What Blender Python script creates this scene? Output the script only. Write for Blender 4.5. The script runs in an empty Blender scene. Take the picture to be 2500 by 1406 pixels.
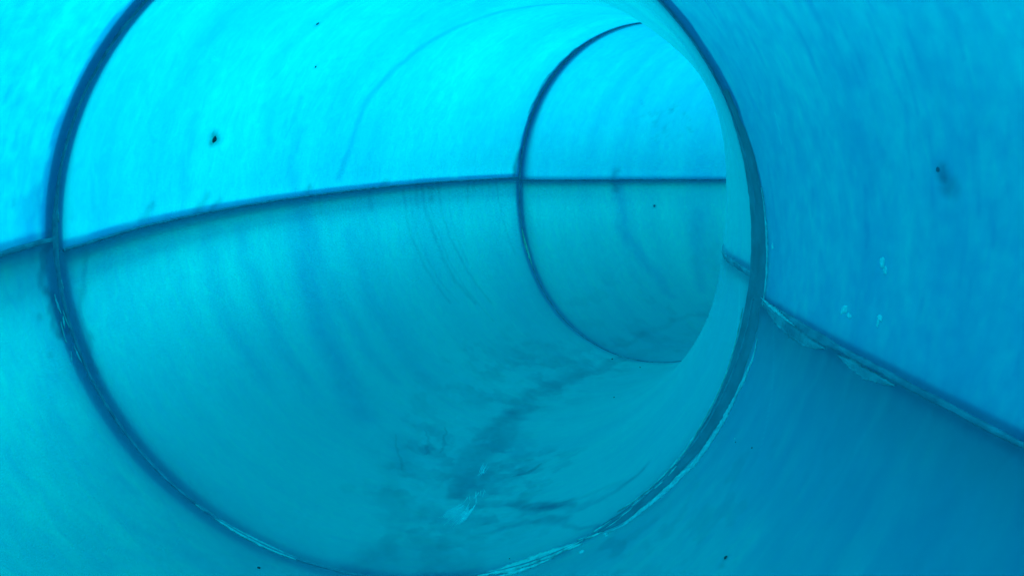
import bpy, math, random
import numpy as np
from mathutils import Vector, Matrix

# ------------------------------------------------------------------ camera, world, sun, exposure
SC = bpy.context.scene
COL = SC.collection
R = 0.60                                  # inner radius of the slide tube, metres
SLOPE = Matrix.Rotation(math.radians(-5.0), 3, 'X')      # the slide runs gently downhill
BASE = Vector((0, 0, 3.2))                # axis of the tube above the ground


def world_pt(p):
    return SLOPE @ (Vector(p) * R) + BASE


def rot_vec(w):
    w = np.asarray(w, float)
    t = np.linalg.norm(w)
    if t < 1e-12:
        return np.eye(3)
    k = w / t
    K = np.array([[0, -k[2], k[1]], [k[2], 0, -k[0]], [-k[1], k[0], 0]])
    return np.eye(3) + math.sin(t) * K + (1 - math.cos(t)) * K @ K


cam_d = bpy.data.cameras.new('camera')
cam = bpy.data.objects.new('camera', cam_d)
COL.objects.link(cam)
SC.camera = cam
cam_d.sensor_width = 36.0
cam_d.lens = 1878.0 / 2500.0 * 36.0
cam_d.clip_start = 0.02
cam_d.clip_end = 2000
CR = rot_vec((-0.182964815, -0.118689034, -0.0188195222))
right, fwd, up = (Vector(CR[:, i]) for i in range(3))
m3 = SLOPE @ Matrix((right, up, -fwd)).transposed()
cam.matrix_world = Matrix.Translation(world_pt((0.235327, -2.180915, 0.358854))) @ m3.to_4x4()

SUN_EL, SUN_AZ = math.radians(54), math.radians(-88)      # azimuth from +Y, negative = to the left
world = bpy.data.worlds.new('World')
SC.world = world
world.use_nodes = True
wn = world.node_tree
bg = wn.nodes['Background']
sky = wn.nodes.new('ShaderNodeTexSky')
sky.sky_type = 'NISHITA'
sky.sun_disc = False
sky.sun_elevation = SUN_EL
sky.sun_rotation = SUN_AZ
sky.air_density = 1.0
sky.dust_density = 1.0
wn.links.new(sky.outputs[0], bg.inputs[0])
bg.inputs[1].default_value = 0.115
sun_d = bpy.data.lights.new('sun', 'SUN')
sun_d.energy = 1.55
sun_d.angle = math.radians(28)            # veiled sun under bright overcast
sun_d.color = (1.0, 0.95, 0.88)
sun = bpy.data.objects.new('sun', sun_d)
COL.objects.link(sun)
sd = Vector((math.sin(SUN_AZ) * math.cos(SUN_EL), math.cos(SUN_AZ) * math.cos(SUN_EL), math.sin(SUN_EL)))
sun.rotation_euler = sd.to_track_quat('Z', 'Y').to_euler()

SC.view_settings.view_transform = 'Standard'
SC.view_settings.look = 'None'
SC.view_settings.gamma = 1.0
SC.view_settings.use_curve_mapping = False
SC.view_settings.exposure = 1.4
cy = SC.cycles
cy.max_bounces = 14
cy.diffuse_bounces = 10
cy.glossy_bounces = 4
cy.transmission_bounces = 10
cy.transparent_max_bounces = 24
cy.use_denoising = True
try:
    cy.denoiser = 'OPENIMAGEDENOISE'
    cy.denoising_input_passes = 'RGB_ALBEDO_NORMAL'
except Exception:
    pass
cy.sample_clamp_indirect = 10

random.seed(7)
RNG = np.random.default_rng(11)

# ------------------------------------------------------------------ noise in numpy


def vnoise(x, y, seed=0):
    xi, yi = np.floor(x).astype(np.int64), np.floor(y).astype(np.int64)
    fx, fy = x - xi, y - yi
    fx, fy = fx * fx * (3 - 2 * fx), fy * fy * (3 - 2 * fy)

    def h(a, b):
        n = (a * 374761393 + b * 668265263 + seed * 974634777) & 0xFFFFFFFF
        n = ((n ^ (n >> 13)) * 1274126177) & 0xFFFFFFFF
        return ((n ^ (n >> 16)) & 0xFFFF) / 65535.0
    return ((h(xi, yi) * (1 - fx) + h(xi + 1, yi) * fx) * (1 - fy) + (h(xi, yi + 1) * (1 - fx) + h(xi + 1, yi + 1) * fx) * fy)


def fbm(x, y, seed=0, octaves=4):
    x, y = np.asarray(x, float), np.asarray(y, float)
    v, a, t = 0, 0.5, 0
    for o in range(octaves):
        v = v + a * vnoise(x * 2 ** o + 17.3 * o, y * 2 ** o - 9.1 * o, seed + o)
        t += a
        a *= 0.5
    return v / t


def sstep(a, b, x):
    t = np.clip((x - a) / (b - a), 0, 1)
    return t * t * (3 - 2 * t)


# ------------------------------------------------------------------ the curve of the slide
SB = 2.6964
DS = 0.01


def curvature(s):
    if s < -2.7:
        return -0.30, 0.0
    if s > 5.4:
        return -0.30, 0.0
    if s < 0:
        return 0.33934, -0.1036
    if s < SB / 2:
        return 0.31114, 0.04047
    if s < SB:
        return 0.28019, 0.04047
    return 0.25590, 0.02494


def integrate(sign, length):
    T, N, U, C = np.array([0, 1., 0]), np.array([1., 0, 0]), np.array([0, 0, 1.]), np.zeros(3)
    out = [(0, C.copy(), T, N, U)]
    s = 0.0
    for _ in range(int(length / DS)):
        k, v = curvature(s + sign * DS / 2)
        w = (-U * k + N * v) * DS * sign
        C = C + (rot_vec(w / 2) @ T) * DS * sign
        M = rot_vec(w)
        T, N, U = M @ T, M @ N, M @ U
        s += sign * DS
        out.append((s, C.copy(), T, N, U))
    return out


_p = integrate(-1, 9.6)[:0:-1] + integrate(1, 11.2)
PS = np.array([q[0] for q in _p])
PC, PT, PN, PU = (np.array([q[i] for q in _p]) for i in (1, 2, 3, 4))


def lerp_tab(tab, s):
    return np.stack([np.interp(s, PS, tab[:, i]) for i in range(3)], -1)


SL = np.array(SLOPE)


def surf(s, th, h=0.0):
    """Point on the inner wall: s along the slide and th round it (in radii, radians), h metres outward."""
    s, th = np.broadcast_arrays(np.asarray(s, float), np.asarray(th, float))
    C, N, U = lerp_tab(PC, s), lerp_tab(PN, s), lerp_tab(PU, s)
    # hand-laid fibreglass is never quite round
    wob = (fbm(s * 1.3 + 50, th * 1.1 + 9, 3, 2) - 0.5) * 0.012
    d, d2 = np.angle(np.exp(1j * (th - 0.65))), np.angle(np.exp(1j * (th - 0.1)))
    wob = wob + (0.045 * np.exp(-(d / 0.28) ** 2) - 0.012 * np.exp(-(d2 / 0.25) ** 2)) * sstep(0.15, 0.5, s) * (1 - sstep(1.1, 1.9, s))
    r = 1.0 + wob + np.asarray(h) / R
    P = C + (np.cos(th)[..., None] * N + np.sin(th)[..., None] * U) * r[..., None]
    return (P * R) @ SL.T + np.array(BASE)


def joint_a(th):
    return 0.0119 - 0.0027 * np.cos(th) + 0.0207 * np.sin(th) - 0.0207 * np.cos(2 * th) + 0.0034 * np.sin(2 * th)


def joint_b(th):
    return SB + 0.0735 + 0.1114 * np.cos(th) + 0.0088 * np.sin(th) + 0.0476 * np.cos(2 * th) + 0.0061 * np.sin(2 * th)


def flat_joint(v):
    return lambda th: np.full(np.shape(th), float(v))


PI = math.pi
seam_near_l = lambda s: np.interp(s, [-2.7, -0.2, 0], [3.23, 3.199, 3.1936])
seam_near_r = lambda s: np.interp(s, [-1.4, -0.7, -0.158, 0], [0.011, 0.005, 0.010, 0.016])
seam_mid_l = lambda s: np.interp(s, [0, .1, .357, .66, 1.099, 1.5, 2.0, 2.7], [3.2315, 3.2275, 3.209, 3.1964, 3.1835, 3.174, 3.166, 3.169])
seam_mid_r = lambda s: np.interp(s, [0.1, 0.35, 1.0], [0.0727, 0.0757, 0.07])
seam_far_l = lambda s: np.interp(s, [2.7, 3.118, 3.764, 4.315], [3.187, 3.2084, 3.2306, 3.2465])
seam_far_r = lambda s: np.full(np.shape(s), 0.03)


# ------------------------------------------------------------------ materials
def mat(name):
    m = bpy.data.materials.new(name)
    m.use_nodes = True
    nt = m.node_tree
    for n in list(nt.nodes):
        nt.nodes.remove(n)
    return m, nt, nt.nodes.new('ShaderNodeOutputMaterial')


class NT:
    def __init__(self, nt):
        self.nt = nt

    def n(self, t, **kw):
        x = self.nt.nodes.new(t)
        for k, v in kw.items():
            setattr(x, k, v)
        return x

    def put(self, sock, v):
        if isinstance(v, bpy.types.NodeSocket):
            self.nt.links.new(v, sock)
        else:
            sock.default_value = v

    def math(self, op, a, b=0.0, c=None, clamp=False):
        x = self.n('ShaderNodeMath', operation=op, use_clamp=clamp)
        self.put(x.inputs[0], a)
        self.put(x.inputs[1], b)
        if c is not None:
            self.put(x.inputs[2], c)
        return x.outputs[0]

    def mix(self, f, a, b):
        x = self.n('ShaderNodeMix', data_type='RGBA')
        self.put(x.inputs[0], f)
        self.put(x.inputs[6], a)
        self.put(x.inputs[7], b)
        return x.outputs[2]

    def noise(self, vec, sx, sy, detail=4, rough=0.55, off=0.0, dist=0.0):
        mp = self.n('ShaderNodeMapping')
        self.put(mp.inputs[0], vec)
        mp.inputs[1].default_value = (off, off * 0.37, 0)
        mp.inputs[3].default_value = (sx, sy, 1)
        x = self.n('ShaderNodeTexNoise', noise_dimensions='2D')
        self.put(x.inputs['Vector'], mp.outputs[0])
        x.inputs['Scale'].default_value = 1.0
        x.inputs['Detail'].default_value = detail
        x.inputs['Roughness'].default_value = rough
        x.inputs['Distortion'].default_value = dist
        return x.outputs[0]


# light that comes through one unit of laminate, and what the pigmented gel coat reflects
TRANS = (0.0, 0.62, 0.57)
ABSORB = (9.0, 0.42, 0.13)
GEL = (0.0, 0.145, 0.205)


def fibreglass(name, thick=1.0, uv=True, gel=GEL, gloss=0.5):
    m, nt, out = mat(name)
    q = NT(nt)
    tc = q.n('ShaderNodeTexCoord')
    vec = tc.outputs['UV'] if uv else tc.outputs['Object']
    streak = q.noise(vec, 7.0, 0.8, 4, 0.55, 3.1)
    cloud = q.noise(vec, 2.2, 1.5, 3, 0.5, 8.7)
    strand = q.noise(vec, 70.0, 20.0, 4, 0.6, 1.3, 0.6)
    mottle = q.noise(vec, 48.0, 20.0, 5, 0.62, 4.4, 1.0)
    fine = q.noise(vec, 160.0, 150.0, 3, 0.6, 5.3)
    t = q.math('MULTIPLY_ADD', q.math('SUBTRACT', streak, 0.5), 1.1, thick)
    t = q.math('MULTIPLY_ADD', q.math('SUBTRACT', cloud, 0.5), 0.7, t)
    t = q.math('MULTIPLY_ADD', q.math('SUBTRACT', strand, 0.5), 0.55, t)
    t = q.math('MULTIPLY_ADD', q.math('SUBTRACT', mottle, 0.5), 1.05, t)
    t = q.math('MULTIPLY_ADD', q.math('SUBTRACT', fine, 0.5), 0.2, t)
    dirt = chalk = None
    if uv:
        a = q.n('ShaderNodeAttribute', attribute_name='laminate')
        t = q.math('ADD', t, a.outputs['Fac'])
        dirt = q.n('ShaderNodeAttribute', attribute_name='dirt').outputs['Fac']
        chalk = q.n('ShaderNodeAttribute', attribute_name='chalk').outputs['Fac']
    t = q.math('MAXIMUM', t, 0.15)
    cc = q.n('ShaderNodeCombineColor')
    for i in range(3):
        v = q.math('MULTIPLY', q.math('POWER', math.exp(-ABSORB[i]), t), TRANS[i])
        if dirt is not None:
            v = q.math('MULTIPLY', v, q.math('SUBTRACT', 1.0, q.math('MULTIPLY', dirt, 0.8)))
            v = q.math('MULTIPLY', v, q.math('SUBTRACT', 1.0, q.math('MULTIPLY', chalk, 0.35)))
        q.put(cc.inputs[i], v)
    wearv = q.math('MULTIPLY_ADD', q.math('SUBTRACT', q.math('ADD', q.math('MULTIPLY', mottle, 0.6), q.math('MULTIPLY', strand, 0.4)), 0.5), 2.6, 0.5, clamp=True)
    col = q.mix(wearv, (gel[0], gel[1] * 0.84, gel[2] * 0.90, 1), (gel[0], gel[1] * 1.20, gel[2] * 1.12, 1))
    if dirt is not None:
        col = q.mix(q.math('MULTIPLY', dirt, 0.85), col, (0.0, 0.080, 0.19, 1))
        col = q.mix(chalk, col, (0.10, 0.50, 0.52, 1))
    bump = q.n('ShaderNodeBump')
    bump.inputs['Strength'].default_value = 0.05
    bump.inputs['Distance'].default_value = 0.004
    q.put(bump.inputs['Height'], q.math('ADD', strand, q.math('MULTIPLY', streak, 0.8)))
    dif = q.n('ShaderNodeBsdfDiffuse')
    q.put(dif.inputs['Color'], col)
    tr = q.n('ShaderNodeBsdfTranslucent')
    q.put(tr.inputs['Color'], cc.outputs[0])
    add = q.n('ShaderNodeAddShader')
    q.put(add.inputs[0], dif.outputs[0])
    q.put(add.inputs[1], tr.outputs[0])
    gl = q.n('ShaderNodeBsdfGlossy')
    rg = q.math('MULTIPLY_ADD', q.noise(vec, 14, 5, 4, 0.6, 2.2), 0.30, 0.26)
    q.put(gl.inputs['Roughness'], rg)
    gl.inputs['Color'].default_value = (0.9, 0.9, 0.9, 1)
    q.put(gl.inputs['Normal'], bump.outputs[0])
    fr = q.n('ShaderNodeFresnel')
    fr.inputs['IOR'].default_value = 1.5
    q.put(fr.inputs['Normal'], bump.outputs[0])
    mx = q.n('ShaderNodeMixShader')
    q.put(mx.inputs[0], q.math('MULTIPLY', fr.outputs[0], gloss))
    q.put(mx.inputs[1], add.outputs[0])
    q.put(mx.inputs[2], gl.outputs[0])
    q.put(out.inputs['Surface'], mx.outputs[0])
    return m


def clear_coat():
    """Outer gel coat: a clear glossy skin over the laminate."""
    m, nt, out = mat('clear_outer_coat')
    q = NT(nt)
    tp = q.n('ShaderNodeBsdfTransparent')
    tp.inputs[0].default_value = (0.90, 0.95, 0.97, 1)
    gl = q.n('ShaderNodeBsdfGlossy')
    gl.inputs['Roughness'].default_value = 0.25
    mx = q.n('ShaderNodeMixShader')
    mx.inputs[0].default_value = 0.05
    q.put(mx.inputs[1], tp.outputs[0])
    q.put(mx.inputs[2], gl.outputs[0])
    q.put(out.inputs['Surface'], mx.outputs[0])
    return m


def solid(name, col, rough=0.5, col2=None, scale=60.0, bump=0.2, trans=None):
    m, nt, out = mat(name)
    q = NT(nt)
    tc = q.n('ShaderNodeTexCoord')
    nz = q.n('ShaderNodeTexNoise')
    q.put(nz.inputs['Vector'], tc.outputs['Object'])
    nz.inputs['Scale'].default_value = scale
    nz.inputs['Detail'].default_value = 4
    c2 = col2 or tuple(min(1, c * 1.5) for c in col)
    ramp = q.math('MULTIPLY_ADD', q.math('SUBTRACT', nz.outputs[0], 0.5), 3.0, 0.5, clamp=True)
    c = q.mix(ramp, (*col, 1), (*c2, 1))
    bs = q.n('ShaderNodeBsdfPrincipled')
    q.put(bs.inputs['Base Color'], c)
    bs.inputs['Roughness'].default_value = rough
    bp = q.n('ShaderNodeBump')
    bp.inputs['Strength'].default_value = bump
    bp.inputs['Distance'].default_value = 0.003
    q.put(bp.inputs['Height'], nz.outputs[0])
    q.put(bs.inputs['Normal'], bp.outputs[0])
    if trans:
        tr = q.n('ShaderNodeBsdfTranslucent')
        tr.inputs[0].default_value = (*trans, 1)
        ad = q.n('ShaderNodeAddShader')
        q.put(ad.inputs[0], bs.outputs[0])
        q.put(ad.inputs[1], tr.outputs[0])
        q.put(out.inputs['Surface'], ad.outputs[0])
    else:
        q.put(out.inputs['Surface'], bs.outputs[0])
    return m


M_GLASS = fibreglass('blue_fibreglass')
M_LIP = fibreglass('thick_blue_fibreglass', thick=2.2, uv=False)
M_COAT = clear_coat()
M_SEAL = solid('teal_joint_sealant', (0.05, 0.18, 0.27), 0.45, (0.11, 0.31, 0.41), 45)
M_OLD = solid('weathered_sealant', (0.06, 0.20, 0.29), 0.5, (0.15, 0.36, 0.44), 35)
M_FILL = solid('teal_joint_filler', (0.04, 0.15, 0.225), 0.5, (0.08, 0.22, 0.31), 26)
M_PALE = solid('pale_dried_sealant', (0.30, 0.42, 0.44), 0.55, (0.62, 0.78, 0.76), 70)
M_GREEN = solid('green_dried_sealant', (0.20, 0.42, 0.30), 0.55, (0.40, 0.62, 0.48), 60)
M_SPECK = solid('dark_dirt', (0.03, 0.045, 0.055), 0.8, (0.07, 0.095, 0.11), 300)
M_SCUFF = solid('scuffed_gel_coat', (0.18, 0.42, 0.48), 0.6, (0.42, 0.66, 0.70), 120, trans=(0, 0.1, 0.12))
M_CHIP = solid('chipped_gel_coat', (0.40, 0.62, 0.66), 0.6, (0.70, 0.85, 0.85), 150, trans=(0, 0.1, 0.12))
M_GROUND = solid('concrete_deck', (0.15, 0.145, 0.135), 0.9, (0.22, 0.215, 0.20), 0.8)


# ------------------------------------------------------------------ object helpers
def link(o, parent=None):
    COL.objects.link(o)
    if parent is not None:
        o.parent = parent
        o.matrix_parent_inverse = Matrix.Identity(4)
    return o


ORIGIN = np.array(BASE)


def mesh_obj(name, verts, faces, mats, parent=None, mat_idx=None, smooth=True, uv=None, attrs=None, origin=None):
    """verts in world metres; children are stored relative to the slide's base point."""
    org = ORIGIN if origin is None else np.asarray(origin)
    me = bpy.data.meshes.new(name)
    me.from_pydata((np.asarray(verts) - org).tolist(), [], faces.tolist() if hasattr(faces, 'tolist') else faces)
    for m in (mats if isinstance(mats, (list, tuple)) else [mats]):
        me.materials.append(m)
    if mat_idx is not None:
        me.polygons.foreach_set('material_index', np.asarray(mat_idx, np.int32))
    me.polygons.foreach_set('use_smooth', np.full(len(me.polygons), bool(smooth)))
    if uv is not None:
        lay = me.uv_layers.new(name='UVMap')
        li = np.empty(len(me.loops), np.int32)
        me.loops.foreach_get('vertex_index', li)
        lay.data.foreach_set('uv', np.asarray(uv, np.float32)[li].ravel())
    for k, v in (attrs or {}).items():
        a = me.attributes.new(k, 'FLOAT', 'POINT')
        a.data.foreach_set('value', np.asarray(v, np.float32))
    me.update()
    o = bpy.data.objects.new(name, me)
    link(o, parent)
    if parent is None:
        o.location = org.tolist()
    return o


def grid_faces(nu, nv, off=0, flip=False):
    i = np.arange(nu * nv).reshape(nu, nv) + off
    f = np.stack([i[:-1, :-1], i[1:, :-1], i[1:, 1:], i[:-1, 1:]], -1).reshape(-1, 4)
    return f[:, ::-1] if flip else f


# ------------------------------------------------------------------ painted wear and light of a panel: fields over (s, th)
class Wear:
    def __init__(self, S, T):
        self.S, self.T = S, T
        self.dirt = np.zeros(S.shape)
        self.chalk = np.zeros(S.shape)
        self.lam = np.zeros(S.shape)
        self.bare = np.zeros(S.shape)

    def dist(self, pts, seed=0, wob=0.0, ws=14.0):
        S, T = self.S, self.T
        if wob:
            S = S + (fbm(self.S * ws, self.T * ws, seed, 3) - 0.5) * wob
            T = T + (fbm(self.S * ws + 40, self.T * ws, seed + 9, 3) - 0.5) * wob
        best = np.full(S.shape, 1e9)
        par = np.zeros(S.shape)
        n = len(pts) - 1
        for k in range(max(n, 1)):
            a = np.array(pts[k])
            b = np.array(pts[min(k + 1, n)])
            ab = b - a
            t = np.clip(((S - a[0]) * ab[0] + (T - a[1]) * ab[1]) / (ab @ ab + 1e-12), 0, 1)
            d = np.hypot(S - a[0] - ab[0] * t, T - a[1] - ab[1] * t)
            m = d < best
            best = np.where(m, d, best)
            par = np.where(m, (k + t) / max(n, 1), par)
        return best, par

    def stroke(self, field, pts, width, amount, soft=1.0, seed=0, wob=0.0, taper=0.0, grain=0.0, ws=14.0):
        d, p = self.dist(pts, seed, wob, ws)
        w = width * (1 - taper * np.abs(2 * p - 1) ** 2)
        v = 1 - sstep(w * (1 - soft), w, d)
        if grain:
            v = v * (1 - grain + 2 * grain * fbm(self.S * 30, self.T * 30, seed + 5, 3))
        f = getattr(self, field)
        f += amount * v

    def patches(self, field, cen, rad, amount, scale=16.0, thr=0.52, seed=0, edge=0.16):
        n = fbm(self.S * scale, self.T * scale, seed, 4)
        d = np.hypot(self.S - cen[0], self.T - cen[1]) / rad
        v = sstep(thr, thr + edge, n - 0.18 * sstep(0.3, 1.0, d)) * (1 - sstep(0.5, 1.0, d)) * (0.4 + 0.6 * fbm(self.S * 40, self.T * 40, seed + 7, 3))
        f = getattr(self, field)
        f += amount * v


def make_panel(parent, label, j0, j1, t0, t1, nu, nv, wear=None, gap=0.0008, lips=((.02, .6, .5),) * 4):
    g = gap / R
    u = np.linspace(0, 1, nu)[:, None] * np.ones((1, nv))
    v = np.ones((nu, 1)) * np.linspace(0, 1, nv)[None]

    def field(u, v):
        s = np.interp(u, [0, 1], [float(j0(np.array(PI))), float(j1(np.array(PI)))])
        for _ in range(3):
            th = (t0(s) + g) * (1 - v) + (t1(s) - g) * v
            s = (j0(th) + g) * (1 - u) + (j1(th) - g) * u
        return s, th
    S, T = field(u, v)
    P = surf(S, T)
    W = Wear(S, T)
    # the lip of the moulding is laid up thicker along the joints
    nz = lambda q: 1 + 0.5 * (fbm(S * 9 + 3, T * 9, 501 + q, 4) - 0.5)
    for k, (d, (w0, a0, soft)) in enumerate(zip((S - j0(T), j1(T) - S, T - t0(S), t1(S) - T), lips)):
        if a0:
            fade = 1 - sstep(4.35, 4.75, T) if (wear is wear_light_mid_lower and k == 1) or (wear is wear_light_far and k == 0) else 1.0
            W.lam += a0 * fade * (1 - sstep(w0 * (1 - soft), w0, d * nz(k)))
    if wear:
        wear(W)
    cu, cv = 61, 61
    uu = np.linspace(0, 1, cu)[:, None] * np.ones((1, cv))
    vv = np.ones((cu, 1)) * np.linspace(0, 1, cv)[None]
    S2, T2 = field(uu, vv)
    Q = surf(S2, T2, 0.009)
    Qi = surf(S2, T2, 0.0)
    # rim strips close the edge of the sheet
    rim = np.concatenate([np.arange(cv), np.arange(1, cu) * cv + cv - 1, (cu - 1) * cv + np.arange(cv - 2, -1, -1), np.arange(cu - 2, 0, -1) * cv])
    ri = Qi.reshape(-1, 3)[rim]
    ro = Q.reshape(-1, 3)[rim]
    n0, n1, n2 = nu * nv, cu * cv, len(rim)
    k = np.arange(n2)
    k2 = (k + 1) % n2
    rf = np.stack([n0 + n1 + k, n0 + n1 + k2, n0 + n1 + n2 + k2, n0 + n1 + n2 + k], -1)
    F = np.concatenate([grid_faces(nu, nv, 0, True), grid_faces(cu, cv, n0), rf])
    idx = np.concatenate([np.zeros((nu - 1) * (nv - 1)), np.ones((cu - 1) * (cv - 1)), np.full(n2, 0)])
    V = np.concatenate([P.reshape(-1, 3), Q.reshape(-1, 3), ri, ro])
    pad = n1 + 2 * n2
    uvs = np.concatenate([np.stack([S.ravel(), T.ravel()], -1), np.stack([S2.ravel(), T2.ravel()], -1),
                          np.stack([S2.ravel()[rim], T2.ravel()[rim]], -1), np.stack([S2.ravel()[rim], T2.ravel()[rim]], -1)]) * R
    z = np.zeros(pad)
    attrs = {'dirt': np.concatenate([np.clip(W.dirt, 0, 1).ravel(), z]), 'chalk': np.concatenate([np.clip(W.chalk, 0, 1).ravel(), z]),
             'laminate': np.concatenate([W.lam.ravel(), z])}
    o = mesh_obj('shell_panel', V, F, [M_GLASS, M_COAT], parent, idx, True, uvs, attrs)
    if label:
        o['label'] = label
    return o, field


def sweep(name, parent, path_s, path_t, across, prof, material, closed_prof=True, jag=None):
    """Sweep a profile of (offset across the seam, height outward) in metres along a line on the wall.
    across: 's' when the line runs round the tube, 't' when it runs along it."""
    n, k = len(path_s), len(prof)
    S = np.repeat(path_s[:, None], k, 1)
    T = np.repeat(path_t[:, None], k, 1)
    pr = np.array(prof, float)
    offs = np.repeat(pr[None, :, 0], n, 0)
    hts = np.repeat(pr[None, :, 1], n, 0)
    if jag is not None:
        offs, hts = jag(offs, hts, S, T)
    if across == 's':
        S = S + offs / R
    else:
        T = T + offs / R
    P = surf(S, T, hts)
    V = P.reshape(-1, 3)
    i = np.arange(n * k).reshape(n, k)
    kk = np.arange(k if closed_prof else k - 1)
    a, b = i[:, kk], i[:, (kk + 1) % k]
    F = np.stack([a[:-1], a[1:], b[1:], b[:-1]], -1).reshape(-1, 4).tolist()
    if closed_prof:
        F += [i[0, ::-1].tolist(), i[-1].tolist()]
    return mesh_obj(name, V, F, material, parent, None, False)


def flanges(panel, field, end0, end1, h=0.048, side_t=0.016, shade_rise=0.0):
    """Outward bolting lips on the four edges of a panel."""
    lo = 0.0095
    for u, th_t, sg in ((0, end0, 1), (1, end1, -1)):
        v = np.linspace(0.0, 1.0, 90)
        s, t = field(np.full(90, float(u)), v)
        a, b = sorted((sg * 0.0006, sg * th_t))
        sweep('end_flange', panel, s, t, 's', [(a, lo), (b, lo), (b, h), (a, h)], M_LIP)
    for v, sg in ((0, 1), (1, -1)):
        u = np.linspace(0.012, 0.988, 70)
        s, t = field(u, np.full(70, float(v)))
        a, b = sorted((sg * 0.0006, sg * side_t))
        hh = h + shade_rise * v  # extra height added to the lip only to shade the wall
        sweep('side_flange', panel, s, t, 't', [(a, lo), (b, lo), (b, hh), (a, hh)], M_LIP)


# ------------------------------------------------------------------ ground outside
g = 900
gx = np.array([(-g, -g, 0), (g, -g, 0), (g, g, 0), (-g, g, 0)], float)
go = mesh_obj('ground', gx, [[0, 1, 2, 3]], M_GROUND, None, None, False, origin=(0, 0, 0))
go['kind'] = 'structure'

# ------------------------------------------------------------------ the slide
slide = bpy.data.objects.new('tube_slide', None)
link(slide)
slide.location = BASE
slide['label'] = 'blue translucent fibreglass tube slide bending away to the right, seen from inside'
slide['category'] = 'water slide'


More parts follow.
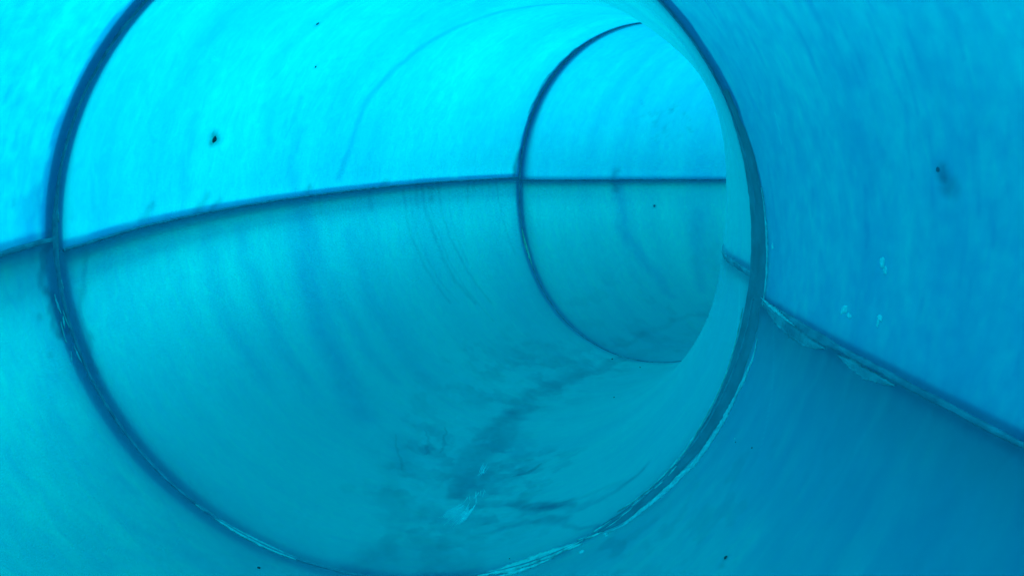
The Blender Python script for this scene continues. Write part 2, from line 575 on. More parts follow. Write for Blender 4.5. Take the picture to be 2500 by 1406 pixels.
# wear of each panel and light painted into it, in (s, th)
def wear_light_mid_lower(w):
    S, T = w.S, w.T
    w.lam -= 0.25 * (1 - sstep(3.5, 4.4, T))  # thinner laminate stands in for light on the wall below the seam
    # dirty water runs from the seam down the wall
    for pts, wd, am in (
            ([(1.862, 3.17), (1.888, 3.427), (1.929, 3.683), (1.988, 3.915)], .012, .34),
            ([(1.905, 3.17), (1.935, 3.45), (1.99, 3.75), (2.05, 3.93)], .009, .22),
            ([(1.989, 3.17), (2.05, 3.473), (2.097, 3.771), (2.155, 3.957)], .016, .42),
            ([(2.03, 3.17), (2.07, 3.4), (2.12, 3.7), (2.20, 4.1)], .008, .26),
            ([(2.105, 3.17), (2.14, 3.433), (2.204, 3.68), (2.266, 3.985)], .011, .34),
            ([(2.18, 3.17), (2.19, 3.35), (2.24, 3.7)], .007, .2),
            ([(2.326, 3.17), (2.325, 3.31)], .010, .42),
            ([(2.37, 3.17), (2.375, 3.25)], .012, .3),
            ([(2.53, 3.17), (2.575, 3.513), (2.6, 3.688)], .010, .26),
            ([(1.621, 3.17), (1.637, 3.285)], .018, .42),
            ([(1.30, 3.18), (1.31, 3.27)], .015, .25),
            ([(1.95, 3.17), (1.96, 3.30)], .02, .4), ([(2.06, 3.17), (2.06, 3.27)], .022, .5)):
        w.stroke('dirt', pts, wd * 1.5, am * 0.5, 1.0, int(pts[0][0] * 100), 0.02, 0.0, 0.5)
    for pts, wd, am in (
            ([(1.208, 3.24), (1.199, 3.498), (1.134, 3.822), (0.95, 4.287)], .085, .95),
            ([(0.675, 3.264), (0.654, 3.474), (0.654, 3.665), (0.658, 3.916)], .06, .5),
            ([(0.846, 3.30), (0.867, 3.658), (0.849, 4.0)], .05, .6),
            ([(1.487, 3.40), (1.5, 3.942), (1.461, 4.315)], .06, .55),
            ([(1.33, 3.6), (1.30, 4.2)], .05, .5)):
        w.stroke('lam', pts, wd * 1.7, am * 0.75, 1.0, int(pts[0][0] * 100), 0.07, 0.2, 0.3, 5.0)
    # trodden run of the flume
    w.stroke('dirt', [(2.579, 4.721), (2.201, 4.756), (1.566, 4.75), (1.146, 4.838)], .085, .10, 0.95, 3, 0.16, 0.1, 0.4, 6.0)
    w.stroke('dirt', [(1.566, 4.75), (1.146, 4.838), (0.787, 4.869), (0.60, 4.886)], .075, .16, 0.9, 4, 0.12, 0.2, 0.35, 7.0)
    w.stroke('dirt', [(0.80, 4.86), (0.60, 4.87)], .06, .18, 0.95, 5, 0.10, 0.2, 0.3, 9.0)
    w.stroke('dirt', [(0.502, 4.95), (0.507, 5.096), (0.393, 5.202), (0.281, 5.347)], .030, .20, 0.9, 6, 0.08, 0.4, 0.3, 12)
    w.stroke('dirt', [(0.40, 5.20), (0.355, 5.346), (0.313, 5.428), (0.213, 5.541), (0.209, 5.629)], .026, .18, 0.9, 7, 0.06, 0.5, 0.2, 10)
    w.stroke('dirt', [(0.45, 5.15), (0.36, 5.33)], .05, .3, 0.7, 27, 0.10, 0.3, 0.3, 10)
    w.stroke('dirt', [(0.36, 5.00), (0.30, 5.20), (0.22, 5.34)], .05, .25, 0.9, 28, 0.08, 0.3, 0.3, 9)
    w.stroke('dirt', [(0.757, 5.049), (0.775, 5.114), (0.869, 5.157)], .018, .42, 0.6, 8, 0.02, 0.95)
    w.stroke('dirt', [(1.086, 4.536), (0.98, 4.60), (0.868, 4.63)], .012, .35, 0.8, 9, 0.05, 0.8)
    w.stroke('dirt', [(1.181, 4.582), (1.05, 4.66), (0.932, 4.68)], .010, .4, 0.7, 10, 0.05, 0.8)
    w.stroke('dirt', [(0.955, 4.60), (0.90, 4.63)], .045, .3, 0.5, 11, 0.06, 0.2)
    w.stroke('dirt', [(1.30, 4.36), (1.20, 4.44)], .05, .14, 0.6, 12, 0.08)
    w.stroke('dirt', [(0.95, 4.45), (0.80, 4.55), (0.70, 4.60)], .012, .28, 0.9, 13, 0.06, 0.6)
    for i, (c, r, a, th) in enumerate((((1.9, 4.62), .55, .30, .50), ((2.3, 4.5), .5, .22, .50), ((0.9, 5.02), .32, .42, .46), ((0.65, 5.08), .28, .5, .46),
                                       ((0.95, 4.66), .35, .35, .50), ((1.5, 4.55), .45, .25, .52), ((0.35, 5.0), .35, .35, .48), ((2.45, 4.85), .3, .3, .48),
                                       ((0.45, 4.7), .4, .30, .50), ((0.25, 5.25), .25, .3, .48))):
        w.patches('dirt', c, r, a * 0.55, 13 + 2 * (i % 4), th, 60 + 3 * i)
    for i, (c, r, a, th) in enumerate((((0.60, 5.10), .25, .22, .52), ((1.2, 5.0), .5, .08, .5), ((1.8, 4.9), .5, .07, .5), ((0.35, 4.78), .3, .15, .54), ((2.4, 4.62), .3, .12, .52))):
        w.patches('chalk', c, r, a, 10 + 3 * (i % 3), th, 160 + 5 * i)
    # a film of lime left where water stands
    film = sstep(3.9, 4.7, T + 0.25 * (fbm(S * 3, T * 3, 77, 4) - .5))
    film = film * (0.22 + 0.12 * fbm(S * 4, T * 6, 78, 4) + 0.05 * fbm(S * 5, T * 40, 79, 4))
    for pts, wd, am in (
            ([(2.732, 4.80), (2.2, 4.75), (1.829, 4.735), (1.355, 4.811), (1.1, 4.838), (0.787, 4.869), (0.58, 4.886)], .095, .95),
            ([(0.80, 4.86), (0.70, 4.85), (0.60, 4.85)], .09, .7), ([(2.14, 4.374), (2.35, 4.42), (2.22, 4.687)], .12, .6),
            ([(0.5, 4.95), (0.507, 5.096), (0.393, 5.202), (0.281, 5.347), (0.213, 5.541), (0.209, 5.629)], .05, .9),
            ([(0.244, 5.02), (0.30, 5.18), (0.21, 5.316), (0.03, 5.40)], .035, .8),
            ([(0.05, 4.65), (0.21, 4.78), (0.06, 4.93)], .13, .8), ([(0.45, 4.81), (0.35, 4.70), (0.15, 4.72)], .08, .7), ([(0.9, 4.5), (0.68, 4.56), (0.5, 4.65)], .10, .5)):
        w.stroke('bare', pts, wd, am, 0.8, int(pts[0][0] * 100), 0.16, 0.1, 0.45, 8.0)
    for i, (c, r, a, th) in enumerate((((1.9, 4.55), .6, .8, .44), ((1.0, 4.75), .5, .9, .44), ((0.5, 4.9), .45, .9, .42), ((0.8, 5.1), .35, .8, .44), ((2.45, 4.7), .4, .8, .44))):
        w.patches('bare', c, r, a, 9 + 2 * i, th, 260 + 5 * i, 0.08)
    w.chalk += film * (1 - np.clip(w.bare, 0, 1))
    w.dirt += 0.11 * np.clip(w.bare, 0, 1) * (0.3 + 1.4 * sstep(.35, .65, fbm(S * 11, T * 14, 99, 5)))
    # highlight sliver painted by the first joint, then pale standing water marks
    w.stroke('chalk', [(0.23, 6.31), (0.153, 6.233), (0.085, 6.15)], .012, .35, 0.7, 90, 0.01, 0.6)
    for k in range(26):
        s0 = random.uniform(.15, 1.2)
        t0 = random.uniform(4.65, 5.25)
        w.stroke('chalk', [(s0, t0), (s0 + random.uniform(-.06, .06), t0 + random.uniform(-.05, .05))], random.uniform(.004, .012), random.uniform(.06, .2), 0.8, k, 0.05, 0.6)
    for k in range(18):
        s0 = random.uniform(2.75, 2.3)
        t0 = random.uniform(4.5, 5.0)
        w.stroke('chalk', [(s0, t0), (s0 - random.uniform(.05, .3), t0 + random.uniform(-.02, .05))], random.uniform(.005, .012), random.uniform(.05, .14), 0.9, k, 0.04, 0.6)
    # wiped scratches beside the run
    for k in range(16):
        a = random.uniform(4.70, 5.0)
        s0 = random.uniform(1.2, 2.4)
        w.stroke('chalk', [(s0, a), (s0 - random.uniform(.1, .35), a + random.uniform(-.02, .06))], .004, random.uniform(.06, .16), 0.9, k, 0.02, 0.6)
    w.stroke('dirt', [(0.10, 3.26), (0.05, 3.42), (0.02, 3.6)], .03, .3, 1.0, 14, 0.06, 0, 0.5)


def spot(w, c, r, a):
    w.stroke('dirt', [c, (c[0] + .001, c[1])], r, a, 1.0, int(c[0] * 91) & 63, r * 0.9, 0, 0.3, 40.0)


def wear_light_mid_upper(w):
    # inner side thinned to paint in brightness the sun does not give it
    w.lam -= 0.8 * (1 - sstep(1.0, 2.0, w.T + 0.15 * (fbm(w.S * 2, w.T * 2, 91, 3) - .5)))
    w.stroke('lam', [(1.42, 3.10), (1.465, 2.966), (1.475, 2.673), (1.601, 2.281), (1.737, 1.986), (1.855, 1.751), (1.9, 1.55)], .035, .65, 1.0, 1, 0.015, 0.1)  # shadow arc from outside the tube, painted as extra laminate
    w.stroke('lam', [(0.56, 3.15), (0.544, 3.061), (0.53, 2.82)], .05, .35, 1.0, 2, 0.05, 0.3)
    w.stroke('lam', [(1.16, 3.15), (1.136, 3.097), (1.068, 2.70)], .05, .35, 1.0, 3, 0.05, 0.3)
    w.stroke('lam', [(0.95, 2.9), (0.80, 2.45), (0.9, 2.1)], .07, .30, 1.0, 4, 0.06, 0.3)
    spot(w, (0.662, 2.901), .05, .9)
    spot(w, (0.862, 2.345), .020, .45)
    spot(w, (1.042, 2.543), .014, .5)
    for k in range(14):
        s0 = random.uniform(1.02, 1.35)
        t0 = random.uniform(2.44, 2.62)
        w.stroke('lam', [(s0, t0), (s0 + .12, t0 - .05)], .006, .12, 1.0, k, 0.01)
    # smudges above the seam
    for s0 in (0.35, 0.62, 0.7, 1.2, 1.7):
        w.stroke('dirt', [(s0, 3.19), (s0 + .05, 3.14)], .03, .3, 1.0, int(s0 * 70), 0.05, 0, 0.5)
    w.stroke('dirt', [(2.70, 1.95), (2.672, 2.2), (2.665, 2.45), (2.68, 2.75)], .022, .7, 0.7, 71, 0.03, 0.75, 0.3, 12)
    w.stroke('dirt', [(2.66, 3.16), (2.68, 3.08), (2.69, 2.98)], .03, .6, 0.9, 70, 0.04, 0, 0.4)


def wear_near_left_up(w):
    w.lam += (0.45 + 0.5 * (1 - sstep(1.2, 2.2, w.T))) * (fbm(w.S * 26 + 4 * fbm(w.S * 3, w.T * 3, 95, 2), w.T * 17, 96, 4) - .5) + 0.25 * (1 - sstep(.15, .7, w.T)) + 0.7 * (fbm(w.S * 45, w.T * 40, 97, 3) - .5)
    # the corner where the joint was filled and re-laid
    w.stroke('lam', [(-0.10, 3.19), (-0.09, 3.10), (-0.07, 3.05)], .06, .8, 0.9, 1, 0.05, 0.3)
    # right side of the joint: the lip is broad, dark and rubbed
    wd = 0.10 * (1 + 0.25 * (fbm(w.T * 12, w.S * 0 + 3, 88, 3) - .5))
    d = joint_a(w.T) - w.S
    m = (1 - sstep(wd * .82, wd, d)) * (1 - sstep(1.0, 2.2, w.T))
    w.lam += 3.2 * m
    w.dirt += 0.55 * m * (0.55 + 0.9 * fbm(w.S * 60, w.T * 6, 89, 3))
    for k in range(26):
        s0 = random.uniform(-.45, -.08)
        t0 = random.uniform(2.75, 3.17)
        w.stroke('dirt', [(s0, t0), (s0, t0 + .04)], .008, .16, 1.0, k, 0.03)
    # right side: strands and scratches in the gel coat
    w.stroke('chalk', [(-0.364, 0.55), (-0.352, 0.51), (-0.346, 0.466)], .008, .5, 0.8, 40, 0.006, 0.8)
    spot(w, (-1.048, 0.462), .03, .6)
    spot(w, (-1.075, 0.44), .04, .45)
    for k in range(70):
        s0 = random.uniform(-1.5, -.1)
        t0 = random.uniform(.12, 1.1)
        ln = random.uniform(.05, .2)
        w.stroke('lam', [(s0, t0), (s0 + random.uniform(-.01, .01), t0 + ln)], random.uniform(.008, .022), random.uniform(.15, .5), 1.0, k, 0.03, 0.5)
    for k in range(22):
        s0 = random.uniform(-1.1, -.1)
        t0 = random.uniform(.05, .9)
        w.stroke('chalk', [(s0, t0), (s0, t0 + random.uniform(.1, .4))], random.uniform(.006, .014), random.uniform(.03, .08), 1.0, k, 0.03, 0.6)


def wear_light_near_low(w):
    w.lam += 0.9 * (fbm(w.S * 22, w.T * 9, 98, 4) - .5) + 1.0 * sstep(5.55, 6.05, w.T)  # thickening toward the right seam paints the flange shade there
    for k in range(28):
        s0 = random.uniform(-1.5, -.15)
        t0 = random.uniform(5.5, 6.15)
        w.stroke('chalk', [(s0, t0), (s0 + random.uniform(-.08, .02), t0 + random.uniform(.15, .5))], random.uniform(.012, .035), random.uniform(.03, .09), 1.0, k, 0.05, 0.5)
    w.lam -= 0.35 * (1 - sstep(3.8, 4.6, w.T))  # left wall brightened by thinner laminate where sunlight falls short
    f = sstep(4.0, 4.7, w.T) * (1 - sstep(5.3, 6.1, w.T))
    w.chalk += f * (0.08 + 0.12 * fbm(w.S * 6, w.T * 2.5, 31, 4))
    w.stroke('dirt', [(-0.13, 5.43), (-0.19, 5.47), (-0.24, 5.46)], .04, .28, 0.5, 50, 0.05)
    for i, (c, r, a) in enumerate((((-.3, 5.2), .4, .25), ((-.5, 5.7), .4, .2), ((-.15, 5.6), .2, .25))):
        w.patches('dirt', c, r, a, 14, .50, 200 + i)
    spot(w, (-0.685, 5.70), .016, .6)
    spot(w, (-0.70, 5.68), .02, .3)
    spot(w, (-0.10, 3.392), .02, .35)
    spot(w, (-0.11, 3.50), .025, .2)
    w.stroke('dirt', [(-0.04, 3.20), (-0.06, 3.30), (-0.03, 3.45)], .035, .5, 0.8, 60, 0.09, 0, 0.6, 20)
    # white abrasion along the joint, lower right
    w.stroke('chalk', [(-.035, 5.35), (-.04, 5.6), (-.06, 5.8), (-.10, 6.05), (-.10, 6.20)], .05, .24, 1.0, 61, 0.05, 0.1, 0.5, 20)
    w.stroke('chalk', [(-.25, 6.27), (-.40, 6.10), (-.5, 5.95)], .004, .25, 0.8, 62, 0.0)


def wear_light_far(w):
    w.lam -= 0.5 * (1 - sstep(3.6, 4.6, w.T))  # painted brightening toward the left seam, put into the laminate
    w.stroke('lam', [(3.479, 3.20), (3.49, 3.57), (3.59, 3.917), (3.652, 4.2)], .09, .6, 1.0, 1, 0.10, 0.2, 0.3, 6)
    w.stroke('lam', [(4.1, 3.5), (4.0, 3.9), (3.9, 4.2)], .10, .5, 1.0, 2, 0.10, 0.2, 0.3, 6)
    w.stroke('dirt', [(3.45, 3.20), (3.46, 3.30)], .05, .35, 1.0, 3, 0.05)
    for i, (c, r, a) in enumerate((((3.2, 4.4), .7, .14), ((4.0, 4.3), .7, .12), ((3.0, 4.7), .5, .2))):
        w.patches('dirt', c, r, a, 9, .48, 300 + i)
    w.stroke('dirt', [(2.8, 4.62), (3.4, 4.50), (4.2, 4.40)], .05, .16, 0.9, 9, 0.12, 0.2, 0.4, 6)
    spot(w, (3.761, 3.436), .022, .5)


def wear_light_far_up(w):
    w.lam += 0.40  # whole shell dimmed by thicker laminate in place of shade
    for i, (s0, t0) in enumerate(((3.6, 2.7), (3.75, 2.65), (3.9, 2.72), (3.5, 2.6), (3.95, 2.82), (3.7, 2.9))):
        w.stroke('dirt', [(s0, t0), (s0 + .05, t0 + .03)], .012, .22, 0.9, i, 0.06, 0, 0.5, 25)
    w.stroke('dirt', [(3.45, 3.20), (3.46, 3.15)], .05, .4, 1.0, 13, 0.05)
    w.patches('dirt', (3.75, 2.75), .3, .2, 26, .55, 400)


tau = 2 * PI
J = {'a': joint_a, 'b': joint_b}
j_back, j_start = flat_joint(-9.4), flat_joint(-2.7)
j_c, j_end = flat_joint(5.35), flat_joint(11.0)
add2pi = lambda f: (lambda s: f(s) + tau)
panels = [
    # label, joints, seam right, seam left, resolution, wear, end flanges
    ('nearest upper shell of the tube, bright on the left and deep blue on the right', j_start, joint_a, seam_near_r, seam_near_l, 260, 420, wear_near_left_up, .016, .022),
    ('nearest lower shell of the tube, below the broad seam at right', j_start, joint_a, seam_near_l, add2pi(seam_near_r), 300, 460, wear_light_near_low, .016, .026),
    ('bright cyan upper shell between the two ring joints', joint_a, joint_b, seam_mid_r, seam_mid_l, 260, 300, wear_light_mid_upper, .017, .016),
    ('streaked lower shell and stained floor between the two ring joints', joint_a, joint_b, seam_mid_l, add2pi(seam_mid_r), 480, 480, wear_light_mid_lower, .024, .016),
    ('farthest upper shell beyond the second ring joint', joint_b, j_c, seam_far_r, seam_far_l, 200, 200, wear_light_far_up, .016, .016),
    ('farthest lower shell beyond the second ring joint', joint_b, j_c, seam_far_l, add2pi(seam_far_r), 240, 240, wear_light_far, .018, .016),
    (None, j_back, j_start, seam_near_r, seam_near_l, 60, 60, None, .016, .016),
    (None, j_back, j_start, seam_near_l, add2pi(seam_near_r), 60, 60, None, .016, .016),
    (None, j_c, j_end, seam_far_r, seam_far_l, 60, 60, None, .016, .016),
    (None, j_c, j_end, seam_far_l, add2pi(seam_far_r), 60, 60, None, .016, .016),
]
# thickened lips: start joint, end joint, first seam, second seam -> width (radii), extra thickness, softness
LIPS = {
    wear_near_left_up: ((.02, 0, .5), (.054, 1.7, .15), (.03, .8, .6), (.035, 1.0, .4)),
    wear_light_near_low: ((.02, 0, .5), (.070, 1.0, .95), (.03, .6, .9), (.05, .9, .9)),
    wear_light_mid_upper: ((.030, 1.1, .4), (.034, 1.6, .4), (.03, .8, .6), (.028, 1.5, .25)),
    wear_light_mid_lower: ((.065, 1.0, .95), (.034, 1.2, .6), (.05, .4, 1.0), (.05, .9, .8)),
    wear_light_far_up: ((.034, 1.3, .4), (.03, 1, .5), (.03, 1, .5), (.014, 1.2, .4)),
    wear_light_far: ((.040, 1.2, .7), (.03, 1, .5), (.03, .4, 1.0), (.03, 1, .5)),
}
for lab, a, b, t0, t1, nu, nv, wr, e0, e1 in panels:
    o, fld = make_panel(slide, lab, a, b, t0, t1, nu, nv, wr, lips=LIPS.get(wr, ((.02, .6, .5),) * 4))
    flanges(o, fld, e0, e1, 0.052 if b is joint_a else 0.036, shade_rise=0.18 if wr is wear_light_near_low else 0.0)  # unseen raised lip deepens the shade below the near right seam


# ------------------------------------------------------------------ sealant in the joints
def bead(name, s, t, across, width, height, seed, material=M_SEAL, rough=0.35, label=None, wfun=None):
    """A smeared bead: domed profile with ragged edges. wfun scales the width along it."""
    x = np.linspace(-1, 1, 9)
    prof = [(xx * width / 2, -height * (1 - xx * xx) ** 0.6 - 0.0002) for xx in x] + [(width / 2, 0.0015), (-width / 2, 0.0015)]

    def jag(offs, hts, S, T):
        al = T if across == 's' else S
        L = np.cumsum(np.hypot(np.gradient(S[:, 0]), np.gradient(T[:, 0])))[:, None]
        n1 = fbm(L * 22, L * 0 + seed, seed, 4) - .5
        n2 = fbm(L * 22, L * 0 + seed + 31.7, seed + 40, 4) - .5
        side = np.where(offs < 0, n1, n2)
        k = 1 + rough * 2 * side
        if wfun is not None:
            k = k * wfun(S[:, :1], T[:, :1])
        hn = 1 + 0.7 * (fbm(L * 14, offs * 300, seed + 3, 3) - .5)
        return offs * k, np.where(hts < 0, hts * hn, hts)
    o = sweep(name, slide, s, t, across, prof, material, True, jag)
    for p in o.data.polygons:
        p.use_smooth = len(p.vertices) == 4
    if label:
        o['label'] = label
    return o


def ang(th, c, w):
    return np.exp(-(np.angle(np.exp(1j * (th - c))) / w) ** 2)


th = np.linspace(0.03, tau + 0.01, 900)
# first joint: a thin line on the left, a broad smear at lower right
bead('sealant_bead', joint_a(th), th, 's', 0.006, 0.0022, 5, M_SEAL, 0.35, None,
     lambda S, T: 0.9 + 0.8 * ang(T, 5.95, .45) + 1.2 * ang(T, 3.2, .10))
bead('sealant_bead', joint_b(th), th, 's', 0.006, 0.0022, 9, M_SEAL, 0.5, None, lambda S, T: 1.0 - 0.85 * ang(T, 5.0, .5))
bead('sealant_bead', j_start(th), th, 's', 0.010, 0.003, 10)
bead('sealant_bead', j_c(th), th, 's', 0.010, 0.003, 11)


def run(a, b, n=420):
    return np.linspace(a, b, n)


for sm, a, b, w, seed, wf in (
        (seam_near_l, -9.4, -0.01, .009, 12, None),
        (lambda s: seam_near_r(s), -9.4, -0.01, .008, 13, lambda S, T: 1.0 + 1.3 * np.exp(-((S + .42) / .28) ** 2) + .5 * np.exp(-((S + .95) / .2) ** 2)),
        (seam_mid_l, 0.02, 2.69, .006, 14, None), (seam_mid_r, 0.02, 2.85, .012, 15, None),
        (seam_far_l, 2.705, 11.0, .006, 16, None), (seam_far_r, 2.87, 11.0, .006, 17, None)):
    s = run(a, b)
    bead('sealant_bead', s, sm(s), 't', w, 0.0022, seed, M_SEAL, 0.4, None, wf)


def smear(name, pts, width, seed, material, label=None, height=0.0012, n=160, rough=0.6, taper=1.0):
    """A ragged strip of dried sealant pressed on the wall along a polyline (s, th)."""
    pts = np.array(pts)
    d = np.concatenate([[0], np.cumsum(np.hypot(*np.diff(pts, axis=0).T))])
    q = np.linspace(0, d[-1], n)
    s, t = np.interp(q, d, pts[:, 0]), np.interp(q, d, pts[:, 1])
    tan = np.stack([np.gradient(s), np.gradient(t)], -1)
    tan /= np.linalg.norm(tan, axis=1, keepdims=True) + 1e-9
    nrm = np.stack([-tan[:, 1], tan[:, 0]], -1)
    x = np.array([-1, -.55, 0, .55, 1])
    u = np.linspace(0, 1, n)
    env = (np.clip(np.sin(u * PI), 0, 1) ** 0.8) * taper + (1 - taper)
    def edge(o):
        return np.maximum(0.06, env * (1 + rough * (1.1 * (fbm(q * 24, q * 0 + seed + o, seed + int(o), 4) - .5) + 1.3 * (fbm(q * 95, q * 0 + seed + o, seed + 60 + int(o), 3) - .5))))
    e1, e2 = edge(0.0), edge(20.5)
    w = width / R / 2
    off = np.where(x[None] < 0, e1[:, None], e2[:, None]) * x[None] * w
    S = s[:, None] + nrm[:, :1] * off
    T = t[:, None] + nrm[:, 1:] * off
    hn = 0.6 + 0.8 * fbm(S * 60, T * 60, seed + 2, 3)
    H = -0.0006 - height * (1 - x[None] ** 2) * hn
    top = surf(S, T, H)
    bot = surf(S, T, np.full(S.shape, 0.0006))
    k = 5
    V = np.concatenate([top.reshape(-1, 3), bot.reshape(-1, 3)])
    i = np.arange(n * k).reshape(n, k)
    F = np.concatenate([grid_faces(n, k), grid_faces(n, k, n * k, True)]).tolist()
    for c0, fl in ((0, False), (k - 1, True)):
        a, b = i[:-1, c0], i[1:, c0]
        f = np.stack([a, b, b + n * k, a + n * k], -1)
        F += (f[:, ::-1] if fl else f).tolist()
    F += [[i[0, j], i[0, j + 1], i[0, j + 1] + n * k, i[0, j] + n * k] for j in range(k - 1)]
    F += [[i[-1, j + 1], i[-1, j], i[-1, j] + n * k, i[-1, j + 1] + n * k] for j in range(k - 1)]
    o = mesh_obj(name, V, [[int(c) for c in f] for f in F], material, slide)
    if label:
        o['label'] = label
    return o


ja = lambda t, d=0.0: (float(joint_a(np.array(t))) + d, t)
jb = lambda t, d=0.0: (float(joint_b(np.array(t))) + d, t)
smear('sealant_smear', [ja(4.13), ja(4.2), ja(4.3), ja(4.4), ja(4.495)], .013, 2, M_PALE, 'pale strip of dried sealant in the first ring joint, lower left', taper=1.0, rough=.35)
smear('sealant_smear', [ja(4.10, -.004), ja(4.16, .006)], .006, 3, M_PALE)
smear('sealant_smear', [ja(5.02, -.005), ja(5.12, .0), ja(5.22, .012), ja(5.37, -.004)], .036, 4, M_PALE, 'pale ragged patch of sealant on the first ring joint at the floor')
smear('sealant_smear', [ja(5.05, -.045), ja(5.17, -.035), ja(5.27, -.03)], .014, 5, M_PALE)
for k in range(9):
    t0 = 5.30 + k * .05
    smear('sealant_smear', [ja(t0, random.uniform(-.03, .03)), ja(t0 + random.uniform(.05, .1), random.uniform(-.03, .03))], random.uniform(.004, .012), 30 + k, M_PALE, n=50, rough=.9)
# light ragged margins of the broad smear on the right
smear('sealant_smear', [ja(0.52, .004), ja(0.70, .006), ja(.88, .006)], .0022, 53, M_SCUFF, n=200, rough=.8)
# the open joint on the right is packed with flat teal filler between two rough edges
FT = np.array([5.42, 5.488, 5.582, 5.723, 5.80, 5.92, 6.018, 6.14, 6.278, 6.38, 6.531, 6.651, 6.791, 6.90])
FL = np.array([.020, .033, .011, .003, .007, .033, .038, .071, .100, .092, .100, .090, .060, .02])
FR = np.array([-.02, -.070, -.069, -.090, -.112, -.118, -.114, -.140, -.120, -.114, -.094, -.086, -.072, -.04])


def filler():
    n, k = 500, 9
    t = np.linspace(FT[0], FT[-1], n)
    sm = lambda a: np.interp(t, FT, np.convolve(np.pad(a, 1, 'edge'), [.25, .5, .25], 'valid'))
    l = sm(FL) + 0.016 * (fbm(t * 40, t * 0 + 1, 700, 4) - .5)
    r = sm(FR) + 0.030 * (fbm(t * 26, t * 0 + 2, 710, 4) - .5)
    x = np.linspace(0, 1, k)
    S = l[:, None] * (1 - x) + r[:, None] * x
    T = np.repeat(t[:, None], k, 1)
    H = -0.0005 - 0.0016 * (np.abs(2 * x - 1) ** 3)[None] * (0.4 + fbm(S * 40, T * 40, 720, 3)) - 0.0006 * (1 - np.abs(2 * x - 1))[None]
    H[:, 0] = H[:, -1] = 0.0006
    V = surf(S, T, H).reshape(-1, 3)
    B = surf(S, T, np.full(S.shape, 0.0006)).reshape(-1, 3)
    F = np.concatenate([grid_faces(n, k, 0, True), grid_faces(n, k, n * k)])
    o = mesh_obj('joint_filler', np.concatenate([V, B]), F, M_FILL, slide)
    o['label'] = 'flat teal filler in the wide right side of the first ring joint'
    e = lambda a, d, lo, hi: [(float(np.interp(q, FT, a)) + d, q) for q in np.linspace(lo, hi, 14)]
    smear('sealant_smear', e(FL, .008, 5.50, 6.25), .007, 751, M_PALE, n=320, rough=.7)
    smear('sealant_smear', e(FR, -.020, 5.45, 6.20), .026, 752, M_SCUFF, n=420, rough=.7)
    smear('sealant_smear', e(FR, -.010, 5.50, 5.90), .010, 753, M_PALE, n=320, rough=.9)
    smear('sealant_smear', e(FR, -.012, 6.29, 6.62), .010, 754, M_SCUFF, n=320, rough=.9)


filler()
# flaking sealant on the second joint
smear('sealant_flake', [jb(3.52, -.005), jb(3.60, .0), jb(3.70, .004), jb(3.80, -.002)], .011, 60, M_GREEN, 'greenish flake of loose sealant on the second ring joint', height=.003, rough=.5)
smear('sealant_flake', [jb(3.285), jb(3.36)], .0035, 61, M_PALE, n=60)
smear('sealant_flake', [jb(4.27), jb(4.40)], .003, 62, M_PALE, n=80, rough=.9)
smear('sealant_flake', [jb(4.66), jb(4.75), jb(4.86)], .004, 63, M_PALE, n=100, rough=.9)
smear('sealant_flake', [jb(4.9), jb(5.05)], .002, 64, M_PALE, n=100, rough=.9)
# crumbled filler where the left seam meets the first joint
for k in range(9):
    t0 = random.uniform(3.05, 3.55)
    d0 = random.uniform(-.05, .01)
    smear('sealant_flake', [ja(t0, d0), ja(t0 + random.uniform(.02, .07), d0 + random.uniform(-.012, .012))], random.uniform(.0015, .004), 80 + k, M_SCUFF if k % 3 else M_PALE, n=40, rough=.9)
# old sealant spread over the near right seam
smear('sealant_smear', [(-.12, 6.30), (-.25, 6.285), (-.42, 6.272), (-.55, 6.268), (-.64, 6.275)], .024, 70, M_OLD, 'broad smear of old sealant where the near right seam meets the first joint', n=420, rough=.55, height=.0016)
smear('sealant_smear', [(-.10, 6.31), (-.20, 6.300), (-.33, 6.292), (-.43, 6.287)], .008, 71, M_SCUFF, n=160, rough=.9)
smear('sealant_smear', [(-.70, 6.275), (-.85, 6.270), (-.98, 6.278)], .015, 72, M_OLD, n=260, rough=.6)

# ------------------------------------------------------------------ chips and scratches in the gel coat


def chip(c, rs, rt, seed, name='chip_mark', material=M_CHIP, label=None):
    n = 26
    a = np.linspace(0, tau, n, endpoint=False)
    rr = 0.50 + 1.25 * fbm(np.cos(a) * 1.7 + seed * 3.1, np.sin(a) * 1.7 + seed, seed, 3)
    rings = []
    for f, h in ((1.0, .0004), (0.92, -.0005), (0.5, -.0008)):
        rings.append(surf(c[0] + np.cos(a) * rr * rs * f / R, c[1] + np.sin(a) * rr * rt * f / R, np.full(n, h)))
    cen = surf(np.array([c[0]]), np.array([c[1]]), np.array([-.0009]))
    V = np.concatenate(rings + [cen])
    F = []
    for k in range(2):
        for i in range(n):
            j = (i + 1) % n
            F.append([k * n + i, k * n + j, (k + 1) * n + j, (k + 1) * n + i])
    F += [[2 * n + i, 2 * n + (i + 1) % n, 3 * n] for i in range(n)]
    o = mesh_obj(name, V, F, material, slide)
    if label:
        o['label'] = label
    return o


chip((-0.836, 0.236), .0055, .0075, 1, label='pale chipped patch highest on the near right wall')
chip((-0.850, 0.222), .0035, .005, 2)
chip((-0.690, 0.100), .0060, .0055, 3, label='pale hooked chip just above the near right seam')
chip((-0.715, 0.090), .005, .003, 4)
chip((-0.676, 0.092), .003, .0055, 5)
chip((-0.851, 0.116), .0055, .0035, 6)
chip((-0.848, 0.104), .003, .005, 7)
chip((-0.160, 0.178), .0035, .005, 8)
chip((-0.086, 5.356), .006, .0045, 9, label='pale chip on the floor beside the first ring joint')
chip((-0.077, 5.444), .0022, .0022, 10)
chip((-0.058, 5.44), .0026, .002, 11)
chip((0.004, 5.412), .0022, .0018, 12)
chip((-0.30, 5.93), .0012, .0012, 13)


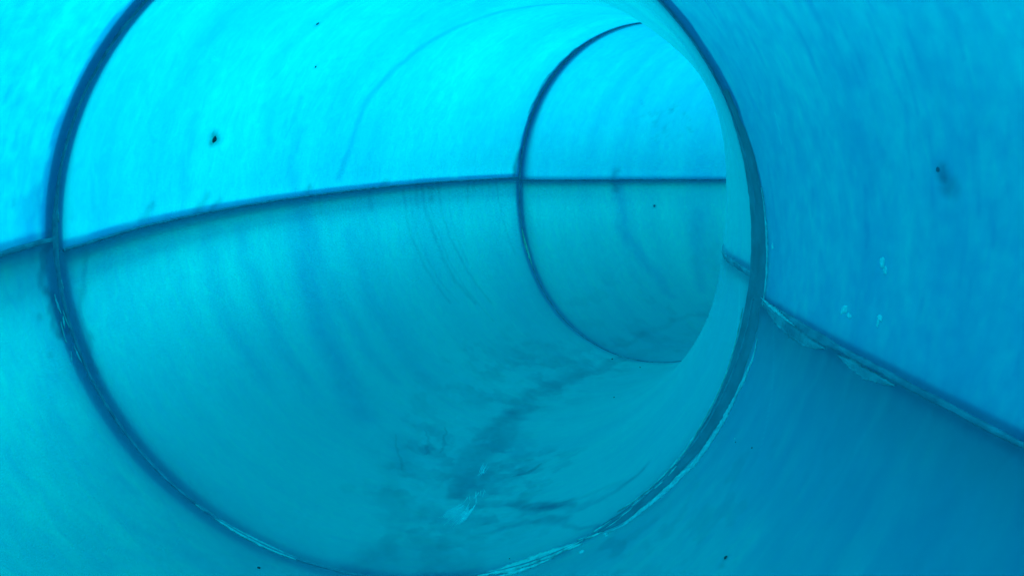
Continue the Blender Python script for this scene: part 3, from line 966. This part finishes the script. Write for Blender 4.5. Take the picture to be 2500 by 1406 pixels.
def scratches():
    """The fan of fine pale scratches on the floor: nobody could count them, one part."""
    V, F = [], []
    rays = []
    for k in range(24):
        f = k / 23
        e = np.array([np.interp(f, [0, .3, .6, .85, 1], [.425, .375, .335, .365, .43]), np.interp(f, [0, .3, .6, .85, 1], [4.835, 4.87, 4.91, 4.932, 4.945])])
        b = np.array([.585, 4.935 + .025 * f])
        a0, a1 = random.uniform(.30, .5), random.uniform(.88, 1.08)
        rays.append((b + (e - b) * a0, b + (e - b) * a1))
        if k % 2:
            rays.append((b + (e - b) * random.uniform(.55, .7), b + (e - b) * random.uniform(.8, 1.0)))
    for k in range(12):
        b = np.array([.76 + .09 * random.random(), 4.892 + .028 * random.random()])
        rays.append((b, b + np.array([random.uniform(.04, .09), random.uniform(-.012, .004)])))
    for k in range(10):
        b = np.array([random.uniform(.50, .68), random.uniform(4.90, 4.97)])
        rays.append((b, b + np.array([random.uniform(-.08, -.03), random.uniform(-.03, .03)])))
    for a, b in rays:
        t = (b - a) / np.linalg.norm(b - a)
        nn = np.array([-t[1], t[0]]) * random.uniform(.0009, .0019)
        n = 5
        q = np.linspace(0, 1, n)
        w = np.array([.3, 1, 1, .8, .1])
        L = a[None] + (b - a)[None] * q[:, None]
        off = len(V)
        P1 = surf(L[:, 0] + nn[0] * w, L[:, 1] + nn[1] * w, np.full(n, .0002))
        P2 = surf(L[:, 0] - nn[0] * w, L[:, 1] - nn[1] * w, np.full(n, .0002))
        P3 = surf(L[:, 0], L[:, 1], np.full(n, -.0006))
        for i in range(n):
            V += [P1[i], P3[i], P2[i]]
        for i in range(n - 1):
            o = off + 3 * i
            F += [[o, o + 1, o + 4, o + 3], [o + 1, o + 2, o + 5, o + 4]]
    o = mesh_obj('scratch_marks', np.array(V), F, M_CHIP, slide)
    o['kind'] = 'stuff'
    o['label'] = 'fan of fine pale scratches on the slide floor'


scratches()


# ------------------------------------------------------------------ loose specks of dirt
M_FAINT = solid('faint_dirt', (0.03, 0.14, 0.22), 0.8, (0.05, 0.18, 0.27), 300)


def speck(c, rs, rt, h, seed, label, group=None, material=None):
    base = surf(np.array([c[0]]), np.array([c[1]]))[0]
    nr, ns = 5, 10
    V, F = [], []
    for i in range(nr):
        f = (i + 1) / nr
        for k in range(ns):
            a = tau * k / ns
            rr = (0.6 + 0.8 * float(fbm(np.cos(a) * 1.5 + seed, np.sin(a) * 1.5 + seed * 2, seed, 2))) * f
            hh = -h * math.sqrt(max(0, 1 - f * f)) * (0.7 + 0.6 * random.random()) if i < nr - 1 else .0006
            V.append(surf(np.array([c[0] + math.cos(a) * rr * rs / R]), np.array([c[1] + math.sin(a) * rr * rt / R]), np.array([hh]))[0])
    V.append(surf(np.array([c[0]]), np.array([c[1]]), np.array([-h]))[0])
    top = len(V) - 1
    F += [[top, k, (k + 1) % ns] for k in range(ns)]
    for i in range(nr - 1):
        for k in range(ns):
            F.append([i * ns + k, (i + 1) * ns + k, (i + 1) * ns + (k + 1) % ns, i * ns + (k + 1) % ns])
    V.append(surf(np.array([c[0]]), np.array([c[1]]), np.array([.001]))[0])
    F += [[(nr - 1) * ns + (k + 1) % ns, (nr - 1) * ns + k, top + 1] for k in range(ns)]
    o = mesh_obj('dirt_speck', np.array(V), F, material or M_SPECK, None, origin=base)
    o['label'] = label
    o['category'] = 'dirt speck'
    o['group'] = group or 'dark specks stuck in the slide'
    return o


speck((0.662, 2.905), .0050, .0085, .004, 1, 'largest dark speck, on the bright cyan upper shell at left')
speck((0.858, 2.338), .0030, .0045, .0015, 2, 'thin slanting dark speck high on the bright upper shell', material=M_FAINT)
speck((1.042, 2.543), .0022, .0034, .0012, 3, 'tiny dark speck below the slanting one on the bright upper shell')
speck((-1.040, 0.466), .0032, .0035, .0015, 4, 'dark speck on the deep blue wall at far right', material=M_FAINT)
speck((3.761, 3.436), .0050, .0055, .002, 5, 'dark speck on the far shell just below its straight seam', material=M_FAINT)
speck((-0.684, 5.702), .0022, .0035, .002, 6, 'dark speck low on the near floor at bottom right')
speck((-0.320, 5.925), .0012, .0012, .0012, 7, 'tiny dark speck on the near lower shell, closest to the first ring joint at right')
speck((-0.441, 5.947), .0015, .0015, .0014, 8, 'round dark speck right of the tiny one on the near lower shell')
speck((2.626, 4.730), .0042, .0024, .003, 9, 'dark speck on the floor just before the second ring joint')
speck((2.593, 4.963), .0022, .0026, .002, 10, 'small dark speck right of the pale end of the second ring joint')
speck((1.811, 5.219), .0045, .0022, .002, 11, 'slim dark speck lying on the bare teal floor')
speck((0.068, 5.121), .0016, .0012, .0015, 12, 'dark speck on the floor by the pale sealant at the bottom')
speck((-0.096, 4.362), .0024, .0030, .002, 13, 'dark speck at the bottom left, below the pale sealant strip')
